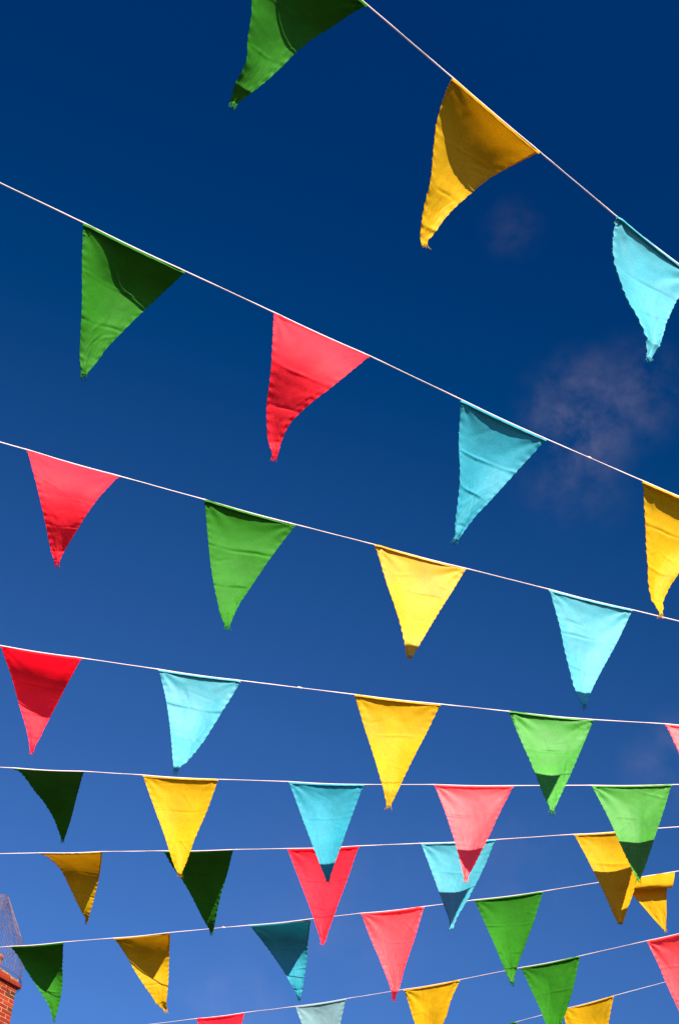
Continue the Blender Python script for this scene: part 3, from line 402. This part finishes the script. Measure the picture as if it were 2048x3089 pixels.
# ---------------------------------------------------------------- pennants
NV, NU = 116, 32
LABEL = {
    'F1': 'green pennant cut off by the top edge, its right half in black shadow',
    'F2': 'large yellow pennant blown leftwards on the topmost string, with a broad brown shadow',
    'F3': 'pale blue pennant on the topmost string, cut by the right edge',
    'F4': 'green pennant leftmost on the second string, black shadow along its top',
    'F5': 'red pennant with a hooked tip on the second string, between green and teal pennants',
    'F6': 'teal pennant on the second string, crossed by sharp fold lines',
    'F7': 'yellow pennant cut by the right edge, its tip just touching the third string',
    'F8': 'red pennant with dark straight hems, leftmost on the third string',
    'F9': 'mid green pennant on the third string, between a red and a pale yellow pennant',
    'F10': 'pale yellow pennant with a small brown shaded tip, on the third string',
    'F11': 'pale blue pennant with a small dark teal tip, on the third string',
    'F12': 'red pennant at the left edge, deep red above and pale pink towards its tip',
    'F13': 'wrinkled pale blue pennant whose tip ends just above a yellow pennant',
    'F14': 'creased yellow pennant on the fourth string, its tip crossing the fifth string',
    'F15': 'light green pennant on the fourth string, dark triangular shadow on its lower half',
    'F16': 'very pale pink pennant, only its corner showing at the right edge',
    'F17': 'black green shaded pennant leftmost on the fifth string',
    'F18': 'golden yellow pennant hanging in front of a black green pennant',
    'F20': 'turquoise pennant hanging in front of a red pennant',
    'F22': 'pale pink pennant with a bright red shaded tip, in front of a blue pennant',
    'F24': 'light green pennant with a dark lower half, rightmost on the fifth string',
    'F28': 'small yellow brown pennant leftmost on the sixth string, bright strip down its right side',
    'F19': 'black green pennant on the sixth string, partly behind the tip of a golden yellow pennant',
    'F21': 'red pennant partly hidden behind the tip of a turquoise pennant',
    'F23': 'pale blue pennant with a dark teal lower half, behind the tip of a pink pennant',
    'F25': 'yellow pennant with a brown shaded lower half, behind the tip of a light green pennant',
    'F27': 'green pennant beside the brick chimney, black above and bright green at its tip',
    'F29': 'yellow pennant with a brown shaded upper right, next to the green one beside the chimney',
    'F30': 'dark teal pennant on the seventh string, left of the tip of a red pennant',
    'F31': 'coral red pennant on the seventh string, its tip crossing the eighth string',
    'F32': 'grass green pennant on the seventh string, tip beside the corner of another green pennant',
    'F26': 'yellow pennant flipped and rolled up under its string at the right',
    'F33': 'red pennant cut by the bottom edge, only its top corner strip showing',
    'F34': 'very pale blue pennant cut off by the bottom edge',
    'F35': 'amber yellow pennant on the eighth string, cut off by the bottom edge',
    'F36': 'green pennant near the bottom edge, overlapping the crumpled corner of a yellow pennant',
    'F37': 'coral red pennant cut by the right edge in the bottom right corner',
    'F39': 'sliver of a green pennant at the very bottom edge, on the lowest string',
    'F38': 'yellow pennant with a crumpled upper left corner, on the lowest string',
}

def build_pennant(key, spec):
    rng = random.Random(spec['seed'])
    Lp = [Vector(p) for p in spec['l']]
    Rp = [Vector(p) for p in spec['r']]
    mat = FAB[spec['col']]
    chord = ((Lp[-1] + Rp[-1]) - (Lp[0] + Rp[0])) * 0.5
    nrm = (Rp[0] - Lp[0]).cross(chord).normalized()
    if nrm.y < 0: nrm = -nrm                       # away from the camera side
    pil = spec.get('pillow', 0.008)
    folds = spec['folds']
    kinks = [(fv, rng.choice((-1, 1)) * rng.uniform(.08, .2) * (1.8 if fv > .8 else 1)) for (fv, _, _) in folds]
    creases = []
    for _ in range(spec.get('ncrease', 7)):
        cu, cv = rng.uniform(.1, .9), rng.uniform(.06, .8)
        th = rng.uniform(0, math.pi)
        creases.append((cu, cv, math.cos(th), math.sin(th), rng.uniform(.08, .26), rng.choice((-1, 1)) * rng.uniform(.0005, .0014)))
    tension = rng.uniform(.0015, .0045)
    off = Vector((rng.uniform(0, 50), rng.uniform(0, 50), rng.uniform(0, 50)))
    jl = [rng.uniform(-1, 1) for _ in range(NV + 1)]
    jr = [rng.uniform(-1, 1) for _ in range(NV + 1)]
    ph = rng.uniform(0, 6)
    def surf(u, v):
        a, b = cr1(Lp, v), cr1(Rp, v)
        wdt = (b - a).length
        p = a.lerp(b, u)
        hump = math.sin(math.pi * u)
        d = pil * hump * math.sin(math.pi * min(v * 1.1, 1)) ** .7 * min(1, wdt / .1)
        # folds left from the packet
        for (fv, amp, sl) in folds:
            x = abs(v - fv - sl * (u - .5) - .004 * math.sin(u * 9 + ph) - .003 * noise.noise(Vector((u * 14, fv * 7, ph))))
            d += amp * (math.exp(-(x / .010) ** 2) * 1.25 - .35 * math.exp(-x / .05)) * (.62 + .38 * math.sin(u * 7 + ph * 2 + fv * 20) + .25 * noise.noise(Vector((u * 22, fv * 9, ph))))
        # tension folds fanning from the two upper corners
        for (cx_, s) in ((0.0, 1), (1.0, -1)):
            du, dv = (u - cx_) * s * .2, v * .29
            rr = math.hypot(du, dv)
            th = math.atan2(dv, du + 1e-6)
            d += tension * math.sin(th * 9 + ph * s) * math.exp(-rr / .045) * min(1, rr / .012)
        for (cu, cv, cc, sn, ln, amp) in creases:
            du, dv = (u - cu) * .2, (v - cv) * .29
            al, ac = du * cc + dv * sn, -du * sn + dv * cc
            d += amp * math.exp(-(ac / .0028) ** 2) * math.exp(-(al / (ln * .2)) ** 2)
        q = Vector((u * 2.0, v * 3.0, 0)) + off
        d += .0034 * noise.noise(q * 1.1) * min(1, v * 9) + .0005 * noise.noise(q * 6)
        for (fv, ang) in kinks:                    # the cloth still bends at the packet folds
            if v > fv: d += ang * (v - fv) * .29 * (1 - (v - fv) / (1.02 - fv)) * (1.6 if fv > .8 else 1)
        # edge puckers from the overlocked seam
        e = min(u, 1 - u) * wdt
        d += .0009 * math.exp(-e / .007) * math.sin(v * 95 + ph * (1 if u < .5 else 2) + 2 * noise.noise(q * 3))
        # selvedge wobble in the plane of the cloth
        if e < .012:
            k = int(v * NV)
            side = -1 if u < .5 else 1
            j = (jl if u < .5 else jr)[min(k, NV)]
            p = p + (b - a).normalized() * side * (.0004 * math.sin(v * 120 + ph + 3 * noise.noise(q * 4)) - .0005 * (1 + j)) * (1 - e / .012)
        return p + nrm * d
    root = empty('pennant', (Lp[0] + Rp[0]) * .5)
    tag(root, LABEL[key], 'pennant', 'pennants of the bunting')
    o = Vector(root.location)
    vend = .972
    V, Fc = [], []
    for i in range(NV + 1):
        v = vend * i / NV
        for j in range(NU + 1):
            V.append(surf(j / NU, v))
    for i in range(NV):
        for j in range(NU):
            a = i * (NU + 1) + j
            Fc.append((a, a + 1, a + NU + 2, a + NU + 1))
    link('cloth', V, Fc, mat, root, origin=o)
    # turned and overlocked side hems: a second layer of cloth just behind the edge
    for side in (0, 1):
        hv, hf = [], []
        n2 = NV * 2
        for i in range(n2 + 1):
            v = vend * i / n2
            wdt = max((cr1(Rp, v) - cr1(Lp, v)).length, .004)
            w = min(.0042 / wdt, .45)
            for j in range(3):
                u = w * j / 2 if side == 0 else 1 - w * j / 2
                lift = (.0011, .0016, .0009)[j] * (1 + .9 * math.sin(i * 1.1 + ph + 2 * noise.noise(Vector((i * .13, ph, 0)))))
                hv.append(surf(u, v) + nrm * lift * spec.get('hemside', 1))
        for i in range(n2):
            for j in range(2):
                a = i * 3 + j
                hf.append((a, a + 1, a + 4, a + 3))
        link('side_hem', hv, hf, mat, root, origin=o)
    # top hem folded round the string
    hv, hf = [], []
    nseg = 40
    down = chord.normalized()
    for i in range(nseg + 1):
        u = i / nseg
        p = surf(u, 0.0) + Vector((0, 0, -.0022 * math.sin(math.pi * u)))
        for k in range(9):
            th = math.pi * (k / 8.0)
            r_ = .0017
            hv.append(p + (-nrm * math.cos(th)) * r_ * .8 + Vector((0, 0, 1)) * (math.sin(th) * .0003 - .0006) + down * ((.0045 if k in (0, 8) else (.0026 if k in (1, 7) else 0)) + .0002 * math.sin(i * 1.3 + k)))
    for i in range(nseg):
        for k in range(8):
            a = i * 9 + k
            hf.append((a, a + 1, a + 10, a + 9))
    link('top_hem', hv, hf, mat, root, origin=o)
    # frayed threads at the tip
    tv, tf = [], []
    a, b = surf(0, vend), surf(1, vend)
    nthr = spec.get('threads', 16)
    d = (cr1(Lp, 1) + cr1(Rp, 1) - a - b).normalized()
    fl = spec.get('fray', .0115)
    for k in range(nthr):
        u = (k + rng.uniform(.1, .9)) / nthr
        s = surf(u, vend - .012)
        ln = (.012 * .29) + fl * rng.uniform(.55, 1.15)
        side = (b - a).normalized() * rng.uniform(-.55, .55) + nrm * rng.uniform(-.5, .5)
        pth = [s + d * ln * q + side * ln * q * q * .9 + Vector((noise.noise(Vector((k * 3.1, q * 4, 1)) + off), noise.noise(Vector((k * 3.1, q * 4, 7)) + off), 0)) * .0022 * q for q in (0, .25, .5, .75, 1)]
        r0 = rng.uniform(.00035, .0007)
        tube(tv, tf, pth, [r0, r0, r0 * .9, r0 * .8, r0 * .4], 4)
    link('frayed_tip', tv, tf, mat, root, origin=o)
    return root

for key in FLAGS:
    if key != 'F26':
        build_pennant(key, FLAGS[key])

# the one pennant that has flipped up and rolled under its own string
def build_rolled():
    sp = FLAGS['F26']
    rows = [(Vector(a), Vector(b)) for a, b in sp['rows']]
    La, Ra = [r[0] for r in rows], [r[1] for r in rows]
    mat = FAB[sp['col']]
    root = empty('pennant', (La[0] + Ra[0]) * .5)
    tag(root, LABEL['F26'], 'pennant', 'pennants of the bunting')
    o = Vector(root.location)
    rng = random.Random(5)
    n, m = 96, 26
    def surf(u, v):
        p = cr1(La, v).lerp(cr1(Ra, v), u)
        q = Vector((u * 3, v * 6, 4.2))
        return p + Vector((0, 1, 0)) * (.003 * noise.noise(q) + .0012 * noise.noise(q * 4)) + Vector((0, 0, 1)) * .0012 * noise.noise(q * 2 + Vector((9, 0, 0)))
    V = [surf(j / m, .985 * i / n) for i in range(n + 1) for j in range(m + 1)]
    Fc = [(i * (m + 1) + j, i * (m + 1) + j + 1, (i + 1) * (m + 1) + j + 1, (i + 1) * (m + 1) + j) for i in range(n) for j in range(m)]
    link('cloth', V, Fc, mat, root, origin=o)
    for side in (0, 1):
        hv, hf = [], []
        for i in range(n + 1):
            v = .985 * i / n
            w = min(.004 / max((cr1(Ra, v) - cr1(La, v)).length, .004), .45)
            for j in range(3):
                hv.append(surf(w * j / 2 if side == 0 else 1 - w * j / 2, v) + Vector((0, .0012 * (1 + .4 * math.sin(i * 1.7)), 0)))
        for i in range(n):
            for j in range(2):
                a = i * 3 + j
                hf.append((a, a + 1, a + 4, a + 3))
        link('side_hem', hv, hf, mat, root, origin=o)
    tv, tf = [], []
    a, b = surf(0, .985), surf(1, .985)
    d = ((La[-1] + Ra[-1]) * .5 - (La[-3] + Ra[-3]) * .5).normalized()
    for k in range(10):
        s = a.lerp(b, (k + .5) / 10) - d * .003
        ln = rng.uniform(.008, .014)
        sd = (b - a).normalized() * rng.uniform(-.4, .4)
        tube(tv, tf, [s + d * ln * q + sd * ln * q * q for q in (0, .3, .6, 1)], [.0007, .0007, .0006, .0003], 4)
    link('frayed_tip', tv, tf, mat, root, origin=o)
build_rolled()

# ---------------------------------------------------------------- chimney
FD = Vector((math.sin(math.radians(45)), math.cos(math.radians(45)), 0))     # along the visible face, towards its far right corner
FN = Vector((FD.y, -FD.x, 0))                                                # out of the visible face
CX = Vector((-4.6825, 25.1488, 12.9846))                                                        # right corner, under the cornice
CW, CD = 1.10, 0.80
BAT = 0.085                                                                  # the stack widens slightly downwards
rng = random.Random(77)
stack = empty('brick_chimney', Vector((CX.x, CX.y, 0)) - FD * CW * .5 - FN * CD * .5)
tag(stack, 'orange red brick chimney stack with a moulded cornice in the bottom left corner', 'chimney')
SO = Vector(stack.location)
def cpt(a, b, z):
    """a along the face from the right corner (negative = left), b out of the face, z above/below the cornice underside"""
    g = max(0.0, -z) * BAT
    k = (a + CW * .5) / (CW * .5)
    k2 = (b + CD * .5) / (CD * .5)
    return CX + FD * (a + g * k) + FN * (b + g * .3 * k2) + Vector((0, 0, z))
def boxpts(a0, a1, b0, b1, z0, z1, jit=0.0):
    return [cpt(a + rng.uniform(-jit, jit), b + rng.uniform(-jit, jit) * .5, z + rng.uniform(-jit, jit))
            for z in (z0, z1) for (a, b) in ((a0, b0), (a1, b0), (a1, b1), (a0, b1))]
BF = [(0, 3, 2, 1), (4, 5, 6, 7), (0, 1, 5, 4), (1, 2, 6, 5), (2, 3, 7, 6), (3, 0, 4, 7)]
def bevel_box(a0, a1, b0, b1, z0, z1, c=.004, j=.0015):
    """box whose outer face (b1) has worn edges"""
    v = boxpts(a0, a1, b0, b1 - c, z0, z1, j)
    v += boxpts(a0 + c, a1 - c, b0, b1, z0 + c, z1 - c, j)
    # 0-7 body; outer face verts are indices of b1 corners of the second box: 10,11 (low) 14,15 (high)
    o1, o2, o3, o4 = 11, 10, 14, 15
    f = [(0, 3, 2, 1), (4, 5, 6, 7), (0, 1, 5, 4), (1, 2, 6, 5), (3, 0, 4, 7),
         (3, o1, o2, 2), (2, o2, o3, 6), (6, o3, o4, 7), (7, o4, o1, 3), (o1, o4, o3, o2)]
    return v, f
# core: mortar behind the bricks, carried down as plain brickwork below the picture
core_v = [cpt(a, b, z) for z in (-3.0, 0.05) for (a, b) in ((-CW + .004, -CD + .004), (-.004, -CD + .004), (-.004, -.005), (-CW + .004, -.005))]
link('mortar_core', core_v, BF, M_MORTAR, stack, smooth=False, origin=SO)
mb, t_, N_, L_ = newmat('distant_brickwork')
o_ = N_('ShaderNodeOutputMaterial'); p_ = N_('ShaderNodeBsdfPrincipled'); bt = N_('ShaderNodeTexBrick'); g_ = N_('ShaderNodeTexCoord')
bt.inputs['Color1'].default_value = (.36, .09, .035, 1); bt.inputs['Color2'].default_value = (.28, .07, .03, 1); bt.inputs['Mortar'].default_value = (.5, .34, .22, 1)
bt.inputs['Scale'].default_value = 4.4; L_(g_.outputs['Object'], bt.inputs['Vector']); L_(bt.outputs['Color'], p_.inputs['Base Color'])
p_.inputs['Roughness'].default_value = .9; L_(p_.outputs[0], o_.inputs['Surface'])
bz = -CX.z
base_v = [cpt(a, b, -2.6) + Vector((0, 0, z + 2.6)) for z in (bz, -2.6) for (a, b) in ((-CW - .02, -CD - .02), (.02, -CD - .02), (.02, .02), (-CW - .02, .02))]
link('lower_stack', base_v, BF, mb, stack, smooth=False, origin=SO)
pitch = .075
for c in range(34):
    z1 = -c * pitch - .005
    z0 = z1 - .065
    a = 0.0
    first = .1025 if c % 2 else .215
    k = 0
    while a > -CW + .02:
        ln = first if k == 0 else .215
        a0 = max(a - ln, -CW)
        pr = rng.uniform(-.002, .004)
        v, f = bevel_box(a0, a, -.10, pr, z0, z1)
        w = rng.random()
        mat = BRICK[3] if w < .16 else rng.choice((BRICK[0], BRICK[1], BRICK[2], BRICK[0], BRICK[4]))
        link('brick', v, f, mat, stack, smooth=False, origin=SO)
        a = a0 - .010
        k += 1
# moulded cornice: rings of growing and shrinking offset
def ring(off, z):
    return [CX + FD * a + FN * b + Vector((0, 0, z)) for (a, b) in ((-CW - off, -CD - off), (off, -CD - off), (off, off), (-CW - off, off))]
def loft(rings):
    v, f = [], []
    for i, r in enumerate(rings):
        v += r
        if i:
            for k in range(4):
                k2 = (k + 1) % 4
                f.append(((i - 1) * 4 + k, (i - 1) * 4 + k2, i * 4 + k2, i * 4 + k))
    f.append((3, 2, 1, 0)); n = len(rings) * 4; f.append((n - 4, n - 3, n - 2, n - 1))
    return v, f
v, f = loft([ring(-.02, .003), ring(.062, .006), ring(.068, .012), ring(.068, .052), ring(.060, .062), ring(.036, .074), ring(.022, .092), ring(.016, .112)])
link('cornice', v, f, BRICK[1], stack, smooth=False, origin=SO)
# worn rim course on top of the cornice, brick by brick
for side in range(2):
    a = 0.0 if side == 0 else 0.0
    length = CW if side == 0 else CD
    x = .012
    while x > -length:
        ln = rng.uniform(.09, .13) if rng.random() < .6 else .2
        h = rng.uniform(.045, .075)
        inn = rng.uniform(-.012, .012)
        if side == 0:
            vv = [CX + FD * aa + FN * bb + Vector((0, 0, zz + rng.uniform(-.006, .006))) for zz in (.112, .112 + h) for (aa, bb) in ((x - ln, -.10), (x, -.10), (x, inn), (x - ln, inn))]
        else:
            vv = [CX + FD * bb + FN * aa + Vector((0, 0, zz + rng.uniform(-.006, .006))) for zz in (.112, .112 + h) for (aa, bb) in ((x - ln - .105, -.10), (x - .105, -.10), (x - .105, inn), (x - ln - .105, inn))]
        link('rim_brick', vv, BF, rng.choice((BRICK[1], BRICK[3], M_CAP, BRICK[4])), stack, smooth=False, origin=SO)
        x -= ln + rng.uniform(.008, .02)
# sloping cement bed round the pots
fv, ff = [], []
nu, nv_ = 44, 10
for i in range(nv_ + 1):
    t = i / nv_
    rr = ring(-.02 - t * .30, .150 + .22 * t ** .8)
    for k in range(4):
        for q in range(nu // 4):
            p = rr[k].lerp(rr[(k + 1) % 4], q / (nu // 4))
            fv.append(p + Vector((0, 0, .022 * noise.noise(p * 9) + .012 * noise.noise(p * 25))))
for i in range(nv_):
    for q in range(nu):
        q2 = (q + 1) % nu
        ff.append((i * nu + q, i * nu + q2, (i + 1) * nu + q2, (i + 1) * nu + q))
ff.append(tuple(nv_ * nu + q for q in range(nu)))
link('cement_bed', fv, ff, M_CAP, stack, smooth=False, origin=SO)
# clay pots
for pa in (-0.340, -0.340 - .42):
    pc = CX + FD * pa + FN * (-CD * .5) + Vector((0, 0, .30))
    prof = [(.13, 0), (.125, .16), (.115, .24), (.14, .25), (.14, .29), (.11, .30), (.09, .30), (.09, .1)]
    pv, pf = [], []
    for (r_, z_) in prof:
        for k in range(18):
            th = 2 * math.pi * k / 18
            pv.append(pc + Vector((r_ * math.cos(th), r_ * math.sin(th), z_)))
    for i in range(len(prof) - 1):
        for k in range(18):
            pf.append((i * 18 + k, i * 18 + (k + 1) % 18, (i + 1) * 18 + (k + 1) % 18, (i + 1) * 18 + k))
    link('chimney_pot', pv, pf, M_POT, stack, origin=SO)

# ---------------------------------------------------------------- wire netting cage over the chimney
CC = CX - FD * CW * .5 - FN * CD * .5
cage = empty('wire_cage', CC + Vector((0, 0, .15)))
tag(cage, 'fine wire netting cage standing over the top of the brick chimney', 'bird guard')
CO = Vector(cage.location)
PROF = [(0.7647, 0.0561), (0.6004, 0.8317), (0.1074, 1.6964)]          # (radius, height above the cornice underside)
def cpos(th, h):
    for (r0, h0), (r1, h1) in zip(PROF[:-1], PROF[1:]):
        if h <= h1 or (r1, h1) == PROF[-1]:
            q = (h - h0) / (h1 - h0)
            r_ = r0 + (r1 - r0) * q
            break
    wob = 1 + .03 * noise.noise(Vector((math.cos(th) * 3, math.sin(th) * 3, h * 4)))
    return CC + Vector((r_ * wob * math.cos(th), r_ * wob * math.sin(th), h))
wv, wf = [], []
NT, NH = 64, 30
h0, h1 = PROF[0][1], PROF[-1][1]
for s in (-1, 1):
    for i in range(NT):
        pth = []
        for k in range(NH + 1):
            h = h0 + (h1 - h0) * k / NH
            th = 2 * math.pi * (i + s * (k * .5)) / NT + .02 * math.sin(i * 12.9 + k * 4.1)
            pth.append(cpos(th, h))
        tube(wv, wf, pth, 0.0017, 3)
net = link('netting', wv, wf, M_WIRE, cage, smooth=False, origin=CO)
net['kind'] = 'stuff'
for (r_, h) in PROF:
    rv, rf = [], []
    tube(rv, rf, [cpos(2 * math.pi * k / 48, h) for k in range(49)], .004, 5)
    link('rim_wire', rv, rf, M_WIRE, cage, origin=CO)
for k in range(8):
    rv, rf = [], []
    tube(rv, rf, [cpos(2 * math.pi * (k + .3) / 8, h0 + (h1 - h0) * q / 12) for q in range(13)], .004, 5)
    link('upright_wire', rv, rf, M_WIRE, cage, origin=CO)
